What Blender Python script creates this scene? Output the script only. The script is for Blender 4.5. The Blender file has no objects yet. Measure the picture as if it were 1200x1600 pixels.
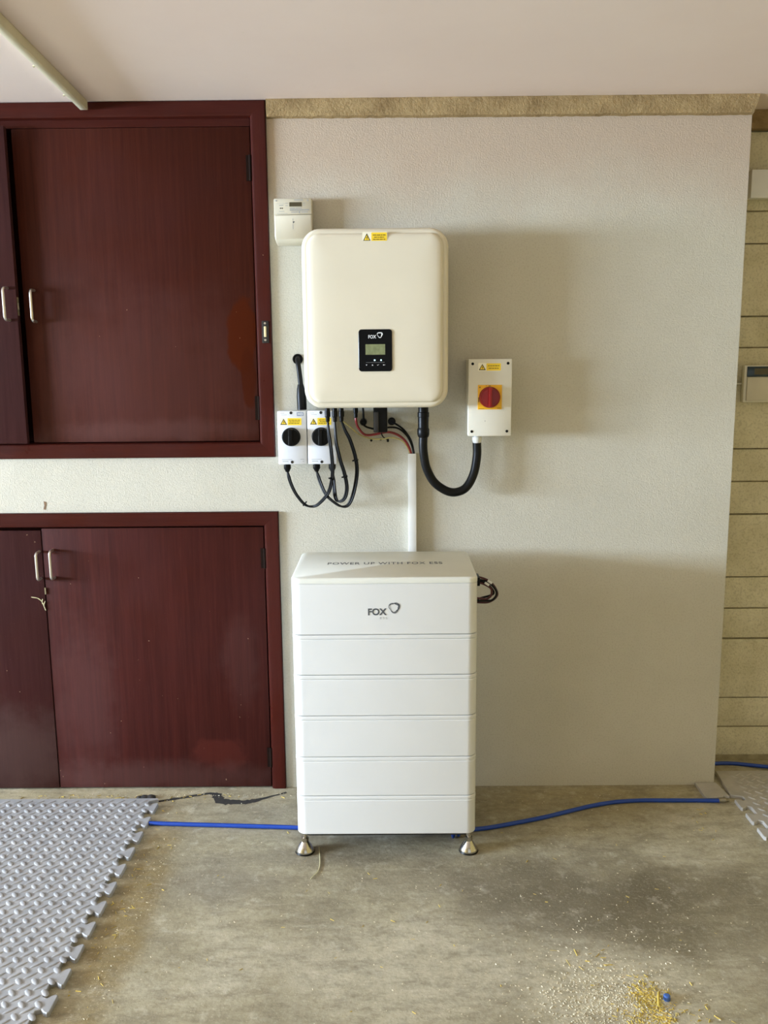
import bpy, bmesh, math, random
from mathutils import Matrix, Vector
random.seed(7)

# ------------------------------------------------------------------ camera
scene = bpy.context.scene
COL = scene.collection
cam_data = bpy.data.cameras.new('camera')
cam = bpy.data.objects.new('camera', cam_data)
COL.objects.link(cam)
cam.matrix_world = Matrix(((0.999948, 0.007775, 0.006618, 0.0),
                           (0.005225, 0.167171, -0.985914, -3.087),
                           (-0.008772, 0.985897, 0.167122, 1.5641),
                           (0, 0, 0, 1)))
cam_data.sensor_fit = 'VERTICAL'
cam_data.sensor_height = 36.0
cam_data.lens = 31.0754
cam_data.clip_start = 0.05
scene.camera = cam
scene.cycles.max_bounces = 7
scene.cycles.diffuse_bounces = 5
scene.cycles.glossy_bounces = 3

# ------------------------------------------------------------------ light and exposure
scene.view_settings.view_transform = 'Standard'
scene.view_settings.look = 'None'
scene.view_settings.gamma = 1.0
scene.view_settings.use_curve_mapping = False
scene.view_settings.exposure = -0.42
world = bpy.data.worlds.new('overcast_sky')
scene.world = world
world.use_nodes = True
world.node_tree.nodes['Background'].inputs[0].default_value = (0.86, 0.92, 1.0, 1)
world.node_tree.nodes['Background'].inputs[1].default_value = 1.0
CEIL = 2.415
XL, XR, YF = -8.0, 2.7, -5.6          # left wall, right wall, wall behind the camera


def daylight(name, loc, rot, w, h, power, colour):
    """Daylight entering by an opening of the garage."""
    l = bpy.data.lights.new(name, 'AREA')
    l.shape = 'RECTANGLE'
    l.size, l.size_y, l.energy, l.color = w, h, power, colour
    o = bpy.data.objects.new(name, l)
    COL.objects.link(o)
    o.location, o.rotation_euler = loc, rot
    return o


# wide window in the left wall, doorway behind the camera
WY0, WY1, WZ0, WZ1 = -4.0, -1.0, 1.15, 2.05
daylight('daylight_side_window', (XL - 0.06, (WY0 + WY1) / 2, (WZ0 + WZ1) / 2), (0, math.radians(-90), 0), WZ1 - WZ0, WY1 - WY0, 2350, (0.63, 0.785, 1.0))
daylight('daylight_rear_doorway', (0.9, YF - 0.06, 1.05), (math.radians(90), 0, 0), 3.16, 2.06, 3.5, (1.0, 0.87, 0.34))


# ------------------------------------------------------------------ helpers: materials
def lin(c):
    c = c / 255.0
    return c / 12.92 if c <= 0.04045 else ((c + 0.055) / 1.055) ** 2.4


def S(r, g, b):
    return (lin(r), lin(g), lin(b), 1.0)


class M:
    """small node-tree builder"""
    def __init__(self, name, colour=(0.5, 0.5, 0.5, 1), rough=0.5, metal=0.0, spec=0.5):
        self.m = bpy.data.materials.new(name)
        self.m.use_nodes = True
        self.t = self.m.node_tree
        self.b = self.t.nodes['Principled BSDF']
        self.b.inputs['Base Color'].default_value = colour
        self.b.inputs['Roughness'].default_value = rough
        self.b.inputs['Metallic'].default_value = metal
        self.b.inputs['Specular IOR Level'].default_value = spec
        self.geo = None

    def n(self, kind, **kw):
        nd = self.t.nodes.new(kind)
        for k, v in kw.items():
            setattr(nd, k, v)
        return nd

    def l(self, a, b):
        self.t.links.new(a, b)

    def pos(self):
        if self.geo is None:
            self.geo = self.n('ShaderNodeNewGeometry')
        return self.geo.outputs['Position']

    def mapped(self, scale=(1, 1, 1), loc=(0, 0, 0), rot=(0, 0, 0)):
        mp = self.n('ShaderNodeMapping')
        mp.inputs['Location'].default_value = loc
        mp.inputs['Rotation'].default_value = rot
        mp.inputs['Scale'].default_value = scale
        self.l(self.pos(), mp.inputs['Vector'])
        return mp.outputs[0]

    def noise(self, scale, detail=4, rough=0.5, vec=None, dist=0.0):
        nz = self.n('ShaderNodeTexNoise')
        nz.inputs['Scale'].default_value = scale
        nz.inputs['Detail'].default_value = detail
        nz.inputs['Roughness'].default_value = rough
        nz.inputs['Distortion'].default_value = dist
        self.l(vec if vec is not None else self.pos(), nz.inputs['Vector'])
        return nz.outputs['Fac']

    def ramp(self, fac, stops):
        r = self.n('ShaderNodeValToRGB')
        el = r.color_ramp.elements
        while len(el) < len(stops):
            el.new(0.5)
        for e, (p, c) in zip(el, stops):
            e.position = p
            e.color = c if hasattr(c, '__len__') else (c, c, c, 1)
        self.l(fac, r.inputs[0])
        return r.outputs[0]

    def mix(self, fac, a, b, mode='MIX'):
        mx = self.n('ShaderNodeMix', data_type='RGBA', blend_type=mode)
        if hasattr(fac, 'links') or isinstance(fac, bpy.types.NodeSocket):
            self.l(fac, mx.inputs[0])
        else:
            mx.inputs[0].default_value = fac
        for s, i in ((a, 6), (b, 7)):
            if isinstance(s, bpy.types.NodeSocket):
                self.l(s, mx.inputs[i])
            else:
                mx.inputs[i].default_value = s
        return mx.outputs[2]

    def math(self, op, a, b=0.0, clamp=False):
        mt = self.n('ShaderNodeMath', operation=op)
        mt.use_clamp = clamp
        for s, i in ((a, 0), (b, 1)):
            if isinstance(s, bpy.types.NodeSocket):
                self.l(s, mt.inputs[i])
            else:
                mt.inputs[i].default_value = s
        return mt.outputs[0]

    def blob(self, centre, size, wobble=0.35, wscale=9.0, soft=0.35, vec=None):
        """mask: 1 inside an uneven ellipse about centre (world metres), 0 outside"""
        sub = self.n('ShaderNodeVectorMath', operation='SUBTRACT')
        self.l(vec if vec is not None else self.pos(), sub.inputs[0])
        sub.inputs[1].default_value = centre
        mul = self.n('ShaderNodeVectorMath', operation='MULTIPLY')
        self.l(sub.outputs[0], mul.inputs[0])
        mul.inputs[1].default_value = tuple(1.0 / s for s in size)
        ln = self.n('ShaderNodeVectorMath', operation='LENGTH')
        self.l(mul.outputs[0], ln.inputs[0])
        w = self.math('MULTIPLY', self.math('SUBTRACT', self.noise(wscale, 4, 0.6), 0.5), wobble * 4)
        d = self.math('ADD', ln.outputs['Value'], w)
        mr = self.n('ShaderNodeMapRange', interpolation_type='SMOOTHSTEP')
        self.l(d, mr.inputs[0])
        mr.inputs[1].default_value = 1.0 - soft
        mr.inputs[2].default_value = 1.0 + soft
        mr.inputs[3].default_value = 1.0
        mr.inputs[4].default_value = 0.0
        return mr.outputs[0]

    def base(self, s):
        self.l(s, self.b.inputs['Base Color'])

    def rough(self, s):
        self.l(s, self.b.inputs['Roughness'])

    def bump(self, h, strength=0.3, dist=0.01):
        bp = self.n('ShaderNodeBump')
        bp.inputs['Strength'].default_value = strength
        bp.inputs['Distance'].default_value = dist
        self.l(h, bp.inputs['Height'])
        self.l(bp.outputs[0], self.b.inputs['Normal'])


def simple(name, c, rough=0.5, metal=0.0, var=0.06, scale=60, bump=0.0, spec=0.5):
    """plain coloured material with slight procedural unevenness"""
    k = M(name, c, rough, metal, spec)
    nz = k.noise(scale, 3)
    lo = tuple(v * (1 - var) for v in c[:3]) + (1,)
    hi = tuple(min(1, v * (1 + var)) for v in c[:3]) + (1,)
    k.base(k.ramp(nz, [(0.3, lo), (0.7, hi)]))
    if bump:
        k.bump(k.noise(scale * 6, 2), bump, 0.002)
    return k.m


MAT = {}


def build_materials():
    # painted rough plaster
    k = M('plaster_paint', rough=0.75, spec=0.25)
    big = k.noise(2.2, 5, 0.6)
    c = k.ramp(big, [(0.3, S(195, 190, 173)), (0.7, S(206, 201, 185))])
    fine = k.noise(170, 3, 0.6)
    c = k.mix(k.ramp(fine, [(0.30, 0.30), (0.5, 0.0)]), c, S(160, 152, 130))
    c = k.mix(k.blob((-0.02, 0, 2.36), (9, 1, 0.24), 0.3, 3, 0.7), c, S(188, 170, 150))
    k.base(c)
    h = k.mix(0.25, k.noise(210, 3, 0.65), k.noise(70, 3, 0.5))
    k.bump(h, 0.6, 0.004)
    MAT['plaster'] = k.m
    # sandy mortar strip along the ceiling
    k = M('sandy_mortar', rough=0.9, spec=0.2)
    c = k.ramp(k.noise(14, 6, 0.7), [(0.3, S(136, 112, 76)), (0.7, S(178, 153, 110))])
    k.base(c)
    k.bump(k.noise(110, 4, 0.7), 0.8, 0.008)
    MAT['mortar'] = k.m
    # ceiling
    k = M('ceiling_paint', rough=0.8, spec=0.2)
    c = k.ramp(k.noise(1.3, 4, 0.6), [(0.3, S(232, 214, 205)), (0.7, S(238, 222, 213))])
    sp = k.noise(60, 2, 0.5)
    c = k.mix(k.ramp(sp, [(0.72, 0.0), (0.78, 0.6)]), c, S(228, 214, 200))
    k.base(c)
    k.bump(k.noise(26, 4), 0.10, 0.004)
    MAT['ceiling'] = k.m
    # concrete floor
    k = M('worn_concrete', rough=0.6, spec=0.35)
    mid = k.noise(2.6, 7, 0.62, dist=0.4)
    c = k.ramp(mid, [(0.28, S(140, 131, 106)), (0.5, S(170, 161, 133)), (0.72, S(190, 182, 157))])
    for cen, size, col, a in (((0.50, -0.72, 0), (0.34, 0.24, 1), S(100, 92, 76), 0.75),
                              ((0.92, -0.66, 0), (0.26, 0.11, 1), S(98, 88, 66), 0.7),
                              ((0.82, -0.86, 0), (0.30, 0.12, 1), S(108, 98, 74), 0.6),
                              ((0.12, -0.62, 0), (0.25, 0.08, 1), S(132, 124, 106), 0.45),
                              ((1.1, -1.1, 0), (0.16, 0.14, 1), S(124, 114, 96), 0.55),
                              ((-0.76, -0.80, 0), (0.07, 0.6, 1), S(132, 110, 60), 0.75),
                              ((-0.52, -0.62, 0), (0.16, 0.10, 1), S(112, 106, 96), 0.5),
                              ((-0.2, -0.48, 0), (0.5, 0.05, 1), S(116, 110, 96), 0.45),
                              ((0.55, -0.10, 0), (0.5, 0.10, 1), S(160, 142, 92), 0.6),
                              ((-0.5, -0.07, 0), (1.2, 0.06, 1), S(186, 172, 134), 0.55),
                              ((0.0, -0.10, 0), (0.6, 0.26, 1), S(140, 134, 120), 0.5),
                              ((0.56, -1.14, 0), (0.17, 0.2, 1), S(222, 213, 186), 0.7),
                              ((0.1, -1.0, 0), (0.4, 0.18, 1), S(206, 198, 174), 0.5)):
        m = k.blob(cen, size, 0.42, 6.0, 0.6)
        c = k.mix(k.math('MULTIPLY', m, a), c, col)
    sc = k.noise(9, 8, 0.75, vec=k.mapped((1, 2.4, 1), rot=(0, 0, 0.5)))
    c = k.mix(k.ramp(sc, [(0.34, 0.6), (0.55, 0.0)]), c, S(112, 103, 82))
    gr = k.noise(55, 6, 0.75)
    c = k.mix(k.ramp(gr, [(0.32, 0.38), (0.50, 0.0)]), c, S(118, 108, 84))
    c = k.mix(k.ramp(gr, [(0.54, 0.0), (0.72, 0.32)]), c, S(214, 206, 182))
    sw = k.noise(5, 5, 0.7, vec=k.mapped((1, 9, 1), rot=(0, 0, -0.35)), dist=1.0)
    c = k.mix(k.ramp(sw, [(0.60, 0.0), (0.74, 0.35)]), c, S(206, 198, 176))
    c = k.mix(k.ramp(k.noise(16, 6, 0.7), [(0.56, 0.0), (0.75, 0.45)]), c, S(224, 217, 196))
    sp = k.noise(230, 2, 0.5)
    c = k.mix(k.ramp(sp, [(0.66, 0.0), (0.72, 0.55)]), c, S(222, 214, 188))
    c = k.mix(k.ramp(sp, [(0.27, 0.6), (0.33, 0.0)]), c, S(80, 72, 56))
    k.base(c)
    k.rough(k.ramp(mid, [(0.3, 0.50), (0.7, 0.72)]))
    k.bump(k.mix(0.4, k.noise(90, 5, 0.65), k.noise(14, 5, 0.6)), 0.35, 0.006)
    MAT['concrete'] = k.m

    # mahogany-stained wood, with the worn patches of the two right-hand doors
    def wood(name, patches=(), rot=(0, 0, 0), spec=0.07, dark=S(42, 16, 8), light=S(78, 35, 23), rough=0.42):
        k = M(name, rough=rough, spec=spec)
        g = k.noise(3.0, 7, 0.6, vec=k.mapped((26, 26, 0.9) if rot == (0, 0, 0) else (0.9, 26, 26)), dist=0.6)
        c = k.ramp(g, [(0.15, dark), (0.85, light)])
        c = k.mix(k.ramp(k.noise(2.0, 4), [(0.35, 0.0), (0.7, 0.5)]), c, S(66, 32, 28))
        fg = k.noise(9.0, 3, 0.6, vec=k.mapped((60, 60, 1.3) if rot == (0, 0, 0) else (1.3, 60, 60)))
        c = k.mix(k.ramp(fg, [(0.6, 0.0), (0.75, 0.16)]), c, S(112, 70, 56))
        for cen, size, wob, soft, col, a in patches:
            c = k.mix(k.math('MULTIPLY', k.blob(cen, size, wob, 11, soft), a), c, col)
        spx = k.noise(70, 2, 0.5)
        c = k.mix(k.ramp(spx, [(0.775, 0.0), (0.80, 0.8)]), c, S(176, 150, 120))
        k.base(c)
        k.rough(k.ramp(k.noise(5, 5, 0.65), [(0.3, rough - 0.1), (0.7, rough + 0.2)]))
        k.bump(fg, 0.12, 0.002)
        return k.m
    dust = S(120, 92, 88)
    MAT['wood'] = wood('mahogany_door')
    MAT['wood_upper'] = wood('mahogany_upper_door', (
        ((-0.80, 0, 1.335), (0.30, 9, 0.035), 0.4, 0.6, dust, 0.16),
        ((-0.85, 0, 1.50), (0.42, 9, 0.28), 0.3, 0.7, S(96, 62, 58), 0.28),
        ((-0.50, 0, 1.66), (0.052, 9, 0.13), 0.26, 0.10, S(76, 28, 6), 0.92),
        ((-0.485, 0, 1.52), (0.026, 9, 0.10), 0.26, 0.12, S(70, 26, 8), 0.88)))
    MAT['wood_lower'] = wood('mahogany_lower_door', (
        ((-0.63, 0, 0.135), (0.10, 9, 0.060), 0.45, 0.25, S(84, 37, 30), 0.65),
        ((-0.90, 0, 0.05), (0.5, 9, 0.05), 0.4, 0.6, S(92, 66, 62), 0.35),
        ((-1.12, 0, 0.35), (0.10, 9, 0.25), 0.4, 0.6, dust, 0.10),
        ((-0.55, 0, 0.50), (0.06, 9, 0.16), 0.4, 0.5, dust, 0.08)), dark=S(42, 17, 13), light=S(76, 33, 27))
    MAT['wood_dusty'] = wood('mahogany_dusty_door', (
        ((-1.38, 0, 0.15), (0.2, 9, 0.14), 0.4, 0.6, S(104, 86, 80), 0.32),), dark=S(46, 25, 25), light=S(70, 40, 40))
    MAT['wood_frame'] = wood('mahogany_frame', spec=0.12, dark=S(50, 14, 8), light=S(72, 25, 16), rough=0.34)
    MAT['wood_rail'] = wood('mahogany_rail', rot=(1, 0, 0), spec=0.12, dark=S(50, 14, 8), light=S(72, 25, 16), rough=0.34)

    # split-face concrete blocks
    k = M('concrete_block', rough=0.85, spec=0.25)
    c = k.ramp(k.noise(7, 6, 0.65), [(0.3, S(196, 187, 154)), (0.7, S(222, 214, 186))])
    c = k.mix(k.ramp(k.noise(130, 3, 0.6), [(0.36, 0.28), (0.5, 0.0)]), c, S(130, 118, 88))
    k.base(c)
    k.bump(k.mix(0.5, k.noise(40, 5, 0.7), k.noise(150, 3, 0.7)), 0.6, 0.008)
    MAT['block'] = k.m
    MAT['joint'] = simple('block_joint_mortar', S(170, 158, 126), 0.9, 0, 0.2, 30, 0.4)
    MAT['room_wall'] = simple('block_wall_paint', S(126, 108, 64), 0.8, 0, 0.05, 3, 0.1)
    MAT['room_wall_pale'] = simple('cream_wall_paint', S(172, 150, 92), 0.8, 0, 0.05, 3, 0.1)
    # foam mats
    for nm, a, b in (('foam', S(152, 152, 152), S(172, 172, 171)), ('foam_brown', S(164, 160, 152), S(186, 181, 172))):
        k = M('grey_' + nm, rough=0.42, spec=0.5)
        k.base(k.ramp(k.noise(18, 5, 0.65), [(0.3, a), (0.7, b)]))
        k.bump(k.noise(400, 2), 0.1, 0.001)
        MAT[nm] = k.m
    MAT['cream'] = simple('cream_powder_coat', S(222, 213, 190), 0.42, 0, 0.015, 8, 0.03)
    MAT['white'] = simple('white_powder_coat', S(222, 222, 218), 0.38, 0, 0.012, 8, 0.03)
    MAT['lidgrey'] = simple('pale_grey_lid_coat', S(226, 226, 214), 0.4, 0, 0.02, 10, 0.03)
    MAT['pvc'] = simple('white_pvc', S(228, 227, 220), 0.35, 0, 0.015, 20)
    MAT['meterwhite'] = simple('meter_plastic', S(202, 194, 172), 0.4, 0, 0.015, 30)
    MAT['isolator'] = simple('isolator_plastic', S(222, 224, 228), 0.38, 0, 0.02, 30)
    MAT['acbox'] = simple('pale_grey_enclosure_plastic', S(220, 215, 198), 0.4, 0, 0.02, 20)
    MAT['black'] = simple('black_plastic', S(13, 13, 13), 0.38, 0, 0.15, 40, spec=0.16)
    MAT['gloss_black'] = simple('glossy_black_panel', S(7, 7, 8), 0.2, 0, 0.1, 20, spec=0.15)
    MAT['rubber'] = simple('black_cable_sheath', S(15, 15, 15), 0.42, 0, 0.15, 40, spec=0.2)
    MAT['dark_grey'] = simple('dark_grey_metal', S(58, 56, 54), 0.4, 0.6, 0.1, 40)
    MAT['grey'] = simple('heat_sink_aluminium', S(150, 148, 142), 0.45, 0.7, 0.05, 40)
    MAT['ink'] = simple('grey_ink', S(78, 82, 86), 0.6, 0, 0.03, 40)
    MAT['ink_pale'] = simple('pale_grey_ink', S(160, 160, 158), 0.6, 0, 0.03, 40)
    MAT['ink_black'] = simple('black_ink', S(36, 32, 20), 0.6, 0, 0.05, 40)
    MAT['ink_white'] = simple('white_ink', S(238, 238, 238), 0.5, 0, 0.01, 40)
    MAT['ink_blue'] = simple('blue_grey_ink', S(140, 150, 168), 0.6, 0, 0.03, 40)
    MAT['ink_brown'] = simple('olive_ink', S(120, 96, 10), 0.6, 0, 0.03, 40)
    MAT['yellow'] = simple('yellow_label', S(244, 208, 48), 0.45, 0, 0.02, 40)
    MAT['label_white'] = simple('label_paper', S(244, 238, 214), 0.5, 0, 0.01, 40)
    MAT['plate'] = simple('amber_switch_plate', S(238, 178, 30), 0.4, 0, 0.03, 40)
    MAT['red'] = simple('red_knob_plastic', S(134, 10, 10), 0.35, 0, 0.05, 40)
    MAT['redwire'] = simple('red_wire', S(128, 30, 32), 0.45, 0, 0.06, 40)
    MAT['darkred'] = simple('dark_red_wire', S(74, 22, 24), 0.45, 0, 0.06, 40)
    MAT['earth'] = simple('green_yellow_wire', S(190, 176, 110), 0.45, 0, 0.15, 90)
    MAT['lcd'] = simple('green_lcd', S(126, 132, 92), 0.25, 0, 0.16, 90)
    MAT['lcd_dark'] = simple('dark_lcd', S(74, 66, 46), 0.3, 0, 0.1, 60)
    MAT['lcd_blue'] = simple('blue_black_lcd', S(30, 50, 58), 0.2, 0, 0.2, 60)
    MAT['nickel'] = simple('satin_nickel', S(214, 206, 192), 0.3, 0.85, 0.03, 60)
    MAT['chrome'] = simple('turned_steel', S(196, 192, 184), 0.16, 1.0, 0.03, 60)
    MAT['brass'] = simple('cream_roller', S(226, 208, 160), 0.4, 0, 0.04, 60)
    MAT['hinge'] = simple('dark_bronze_hinge', S(30, 20, 15), 0.7, 0.0, 0.1, 60, spec=0.04)
    MAT['catch'] = simple('aged_brass', S(160, 148, 118), 0.4, 0.6, 0.1, 90)
    MAT['hose'] = simple('blue_hose', S(24, 66, 156), 0.36, 0, 0.06, 30)
    MAT['hose_end'] = simple('dull_brass_fitting', S(150, 142, 120), 0.35, 0.7, 0.1, 60)
    MAT['blue'] = simple('blue_plastic', S(70, 104, 170), 0.4, 0, 0.06, 40)
    MAT['straw'] = simple('straw', S(196, 170, 76), 0.8, 0, 0.25, 25)
    MAT['dust'] = simple('sawdust', S(216, 206, 176), 0.9, 0, 0.15, 60)
    MAT['string'] = simple('pale_string', S(200, 192, 150), 0.8, 0, 0.1, 60)
    MAT['tar'] = simple('black_crack_filler', S(50, 47, 43), 0.8, 0, 0.2, 60, 0.3)
    MAT['brown'] = simple('brown_chip', S(128, 100, 74), 0.9, 0, 0.15, 60)
    MAT['conduit'] = simple('cream_painted_conduit', S(208, 200, 172), 0.5, 0, 0.06, 14)
    MAT['ground'] = simple('pale_driveway', S(176, 172, 160), 0.9, 0, 0.08, 4)
    k = M('led_light', S(200, 240, 255), 0.3)
    k.b.inputs['Emission Color'].default_value = (0.55, 0.9, 1.0, 1)
    k.b.inputs['Emission Strength'].default_value = 2.5
    MAT['led'] = k.m


build_materials()


# ------------------------------------------------------------------ helpers: meshes
class MB:
    def __init__(self):
        self.v, self.f = [], []

    def add(self, vs, fs):
        n = len(self.v)
        self.v.extend([tuple(p) for p in vs])
        self.f.extend([tuple(i + n for i in f) for f in fs])
        return self

    def box(self, x0, x1, y0, y1, z0, z1):
        vs = [(x0, y0, z0), (x1, y0, z0), (x1, y1, z0), (x0, y1, z0), (x0, y0, z1), (x1, y0, z1), (x1, y1, z1), (x0, y1, z1)]
        return self.add(vs, [(0, 3, 2, 1), (4, 5, 6, 7), (0, 1, 5, 4), (1, 2, 6, 5), (2, 3, 7, 6), (3, 0, 4, 7)])

    def rbox(self, x0, x1, y0, y1, z0, z1, r=0.003, seg=2):
        bm = bmesh.new()
        bmesh.ops.create_cube(bm, size=1.0)
        for v in bm.verts:
            v.co = Vector(((x0 + x1) / 2 + v.co.x * (x1 - x0), (y0 + y1) / 2 + v.co.y * (y1 - y0), (z0 + z1) / 2 + v.co.z * (z1 - z0)))
        bmesh.ops.bevel(bm, geom=list(bm.edges), offset=r, segments=seg, profile=0.5, affect='EDGES')
        bm.verts.index_update()
        self.add([v.co[:] for v in bm.verts], [[v.index for v in f.verts] for f in bm.faces])
        bm.free()
        return self

    def loft(self, rings, cap0=True, cap1=True):
        """rings: equal-length closed loops of 3-D points"""
        n = len(rings[0])
        vs = [p for r in rings for p in r]
        fs = []
        for k in range(len(rings) - 1):
            for i in range(n):
                j = (i + 1) % n
                fs.append((k * n + i, k * n + j, (k + 1) * n + j, (k + 1) * n + i))
        if cap0:
            fs.append(tuple(reversed(range(n))))
        if cap1:
            fs.append(tuple((len(rings) - 1) * n + i for i in range(n)))
        return self.add(vs, fs)

    def tube(self, path, r, n=10, cap=True):
        pts = [Vector(p) for p in path]
        rr = r if hasattr(r, '__len__') else [r] * len(pts)
        rings, up = [], None
        for i, p in enumerate(pts):
            t = (pts[min(i + 1, len(pts) - 1)] - pts[max(i - 1, 0)]).normalized()
            if up is None:
                up = Vector((0, 0, 1)) if abs(t.z) < 0.9 else Vector((0, 1, 0))
            a = t.cross(up)
            if a.length < 1e-5:
                a = t.orthogonal()
            a.normalize()
            up = a.cross(t).normalized()
            rings.append([p + (a * math.cos(q) + up * math.sin(q)) * rr[i] for q in (2 * math.pi * k / n for k in range(n))])
        return self.loft(rings, cap, cap)

    def lathe(self, c, prof, n=24, axis='z'):
        """prof: list of (radius, height along axis) from c"""
        rings = []
        for r, h in prof:
            ring = []
            for k in range(n):
                a = 2 * math.pi * k / n
                u, w = r * math.cos(a), r * math.sin(a)
                ring.append({'z': (c[0] + u, c[1] + w, c[2] + h), 'y': (c[0] + u, c[1] + h, c[2] + w), 'x': (c[0] + h, c[1] + u, c[2] + w)}[axis])
            rings.append(ring)
        return self.loft(rings)


def rrect(x0, x1, y0, y1, r, n=6):
    r = max(min(r, (x1 - x0) / 2 - 1e-5, (y1 - y0) / 2 - 1e-5), 1e-5)
    out = []
    for cx, cy, a0 in ((x1 - r, y0 + r, -90), (x1 - r, y1 - r, 0), (x0 + r, y1 - r, 90), (x0 + r, y0 + r, 180)):
        for k in range(n + 1):
            a = math.radians(a0 + 90 * k / n)
            out.append((cx + r * math.cos(a), cy + r * math.sin(a)))
    return out


def ring_xz(x0, x1, z0, z1, r, y, n=6):
    return [(a, y, b) for a, b in rrect(x0, x1, z0, z1, r, n)]


def ring_xy(x0, x1, y0, y1, r, z, n=6):
    return [(a, b, z) for a, b in rrect(x0, x1, y0, y1, r, n)]


def smooth_path(pts, per=6):
    """Catmull-Rom through 3-D points"""
    P = [Vector(p) for p in pts]
    P = [P[0] * 2 - P[1]] + P + [P[-1] * 2 - P[-2]]
    out = []
    for i in range(1, len(P) - 2):
        for k in range(per):
            t = k / per
            a, b, c, d = P[i - 1], P[i], P[i + 1], P[i + 2]
            out.append(0.5 * ((2 * b) + (c - a) * t + (2 * a - 5 * b + 4 * c - d) * t * t + (3 * b - a - 3 * c + d) * t ** 3))
    out.append(P[-2])
    return out


ORIGIN = {}


def obj(name, mb, mat, parent=None, origin=None, smooth=True, angle=35):
    """link an MB (world metres) as one mesh object"""
    if parent is not None:
        o0 = ORIGIN[parent]
    elif origin is not None:
        o0 = Vector(origin)
    else:
        xs, ys, zs = zip(*mb.v)
        o0 = Vector(((min(xs) + max(xs)) / 2, (min(ys) + max(ys)) / 2, min(zs)))
    me = bpy.data.meshes.new(name)
    me.from_pydata([Vector(p) - o0 for p in mb.v], [], mb.f)
    bm = bmesh.new()
    bm.from_mesh(me)
    bmesh.ops.recalc_face_normals(bm, faces=bm.faces)
    bm.to_mesh(me)
    bm.free()
    me.materials.append(MAT[mat])
    if smooth:
        me.polygons.foreach_set('use_smooth', [True] * len(me.polygons))
        me.set_sharp_from_angle(angle=math.radians(angle))
    o = bpy.data.objects.new(name, me)
    COL.objects.link(o)
    if parent is not None:
        o.parent = parent
    else:
        o.location = o0
    ORIGIN[o] = o0
    return o


def thing(name, label, cat, loc, group=None):
    o = bpy.data.objects.new(name, None)
    COL.objects.link(o)
    o.empty_display_size = 0.05
    o.location = loc
    o['label'], o['category'] = label, cat
    if group:
        o['group'] = group
    ORIGIN[o] = Vector(loc)
    return o


def tag(o, label, cat, group=None, kind=None):
    o['label'], o['category'] = label, cat
    if group:
        o['group'] = group
    if kind:
        o['kind'] = kind
    return o


def struct(name, mb, mat, **kw):
    o = obj(name, mb, mat, origin=(0, 0, 0), **kw)
    o['kind'] = 'structure'
    return o


def text_mb(s, x0, x1, z0, z1, y, bold=0.0, plane='xz', spacing=1.0):
    """lettering as thin print, fitted to the given box"""
    cu = bpy.data.curves.new('lettering', 'FONT')
    cu.body = s
    cu.offset = bold
    cu.extrude = 0.0
    cu.resolution_u = 4
    cu.space_character = spacing
    o = bpy.data.objects.new('lettering', cu)
    COL.objects.link(o)
    dg = bpy.context.evaluated_depsgraph_get()
    me = bpy.data.meshes.new_from_object(o.evaluated_get(dg))
    vs = [v.co.copy() for v in me.vertices]
    fs = [tuple(p.vertices) for p in me.polygons]
    bpy.data.objects.remove(o)
    bpy.data.curves.remove(cu)
    bpy.data.meshes.remove(me)
    ax, bx = min(v.x for v in vs), max(v.x for v in vs)
    ay, by = min(v.y for v in vs), max(v.y for v in vs)
    mb = MB()
    pts = []
    for v in vs:
        u = x0 + (v.x - ax) / (bx - ax) * (x1 - x0)
        w = z0 + (v.y - ay) / (by - ay) * (z1 - z0)
        pts.append((u, y, w) if plane == 'xz' else (u, w, y))
    return mb.add(pts, fs)


def flat(pts, y):
    return MB().add([(a, y, b) for a, b in pts], [tuple(range(len(pts)))])


def strokes(words, y, mb=None):
    """illegible small print: one thin bar for each word (x0, x1, z0, z1)"""
    mb = mb or MB()
    for x0, x1, z0, z1 in words:
        mb.add([(x0, y, z0), (x1, y, z0), (x1, y, z1), (x0, y, z1)], [(0, 1, 2, 3)])
    return mb


# ================================================================== the setting
struct('floor', MB().box(XL, XR, YF, 0.42, -0.1, 0.0), 'concrete')
struct('ceiling', MB().box(XL, XR, YF, 0.42, CEIL, CEIL + 0.12), 'ceiling')
UX0, UX1, UZ0, UZ1 = -2.13, -0.398, 1.24, CEIL          # upper cupboard opening
LX0, LX1, LZ1 = -2.09, -0.394, 1.047                    # lower cupboard opening
PIER = 1.2                                              # right end of the plastered wall
wb = MB()
wb.box(UX1, PIER, 0, 0.2, UZ0, CEIL)
wb.box(LX1, PIER, 0, 0.2, 0, LZ1)
wb.box(XL, UX0, 0, 0.2, UZ0, CEIL)
wb.box(XL, LX0, 0, 0.2, 0, LZ1)
wb.box(XL, PIER, 0, 0.2, LZ1, UZ0)
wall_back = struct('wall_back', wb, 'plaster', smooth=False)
obj('plaster_chip', flat([(-1.226, 1.089), (-1.216, 1.086), (-1.218, 1.072), (-1.222, 1.058), (-1.228, 1.06), (-1.224, 1.074)], -0.001), 'brown', wall_back, smooth=False)
hb = MB()
for hx, hz in ((-0.063, 1.295), (-0.03, 1.299), (-0.005, 1.293)):
    obj('drill_hole', MB().lathe((hx, 0.0, hz), [(0.0045, -0.0008), (0.0025, -0.0006), (0.0001, -0.0005)], 10, 'y'), 'black', wall_back)

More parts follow.
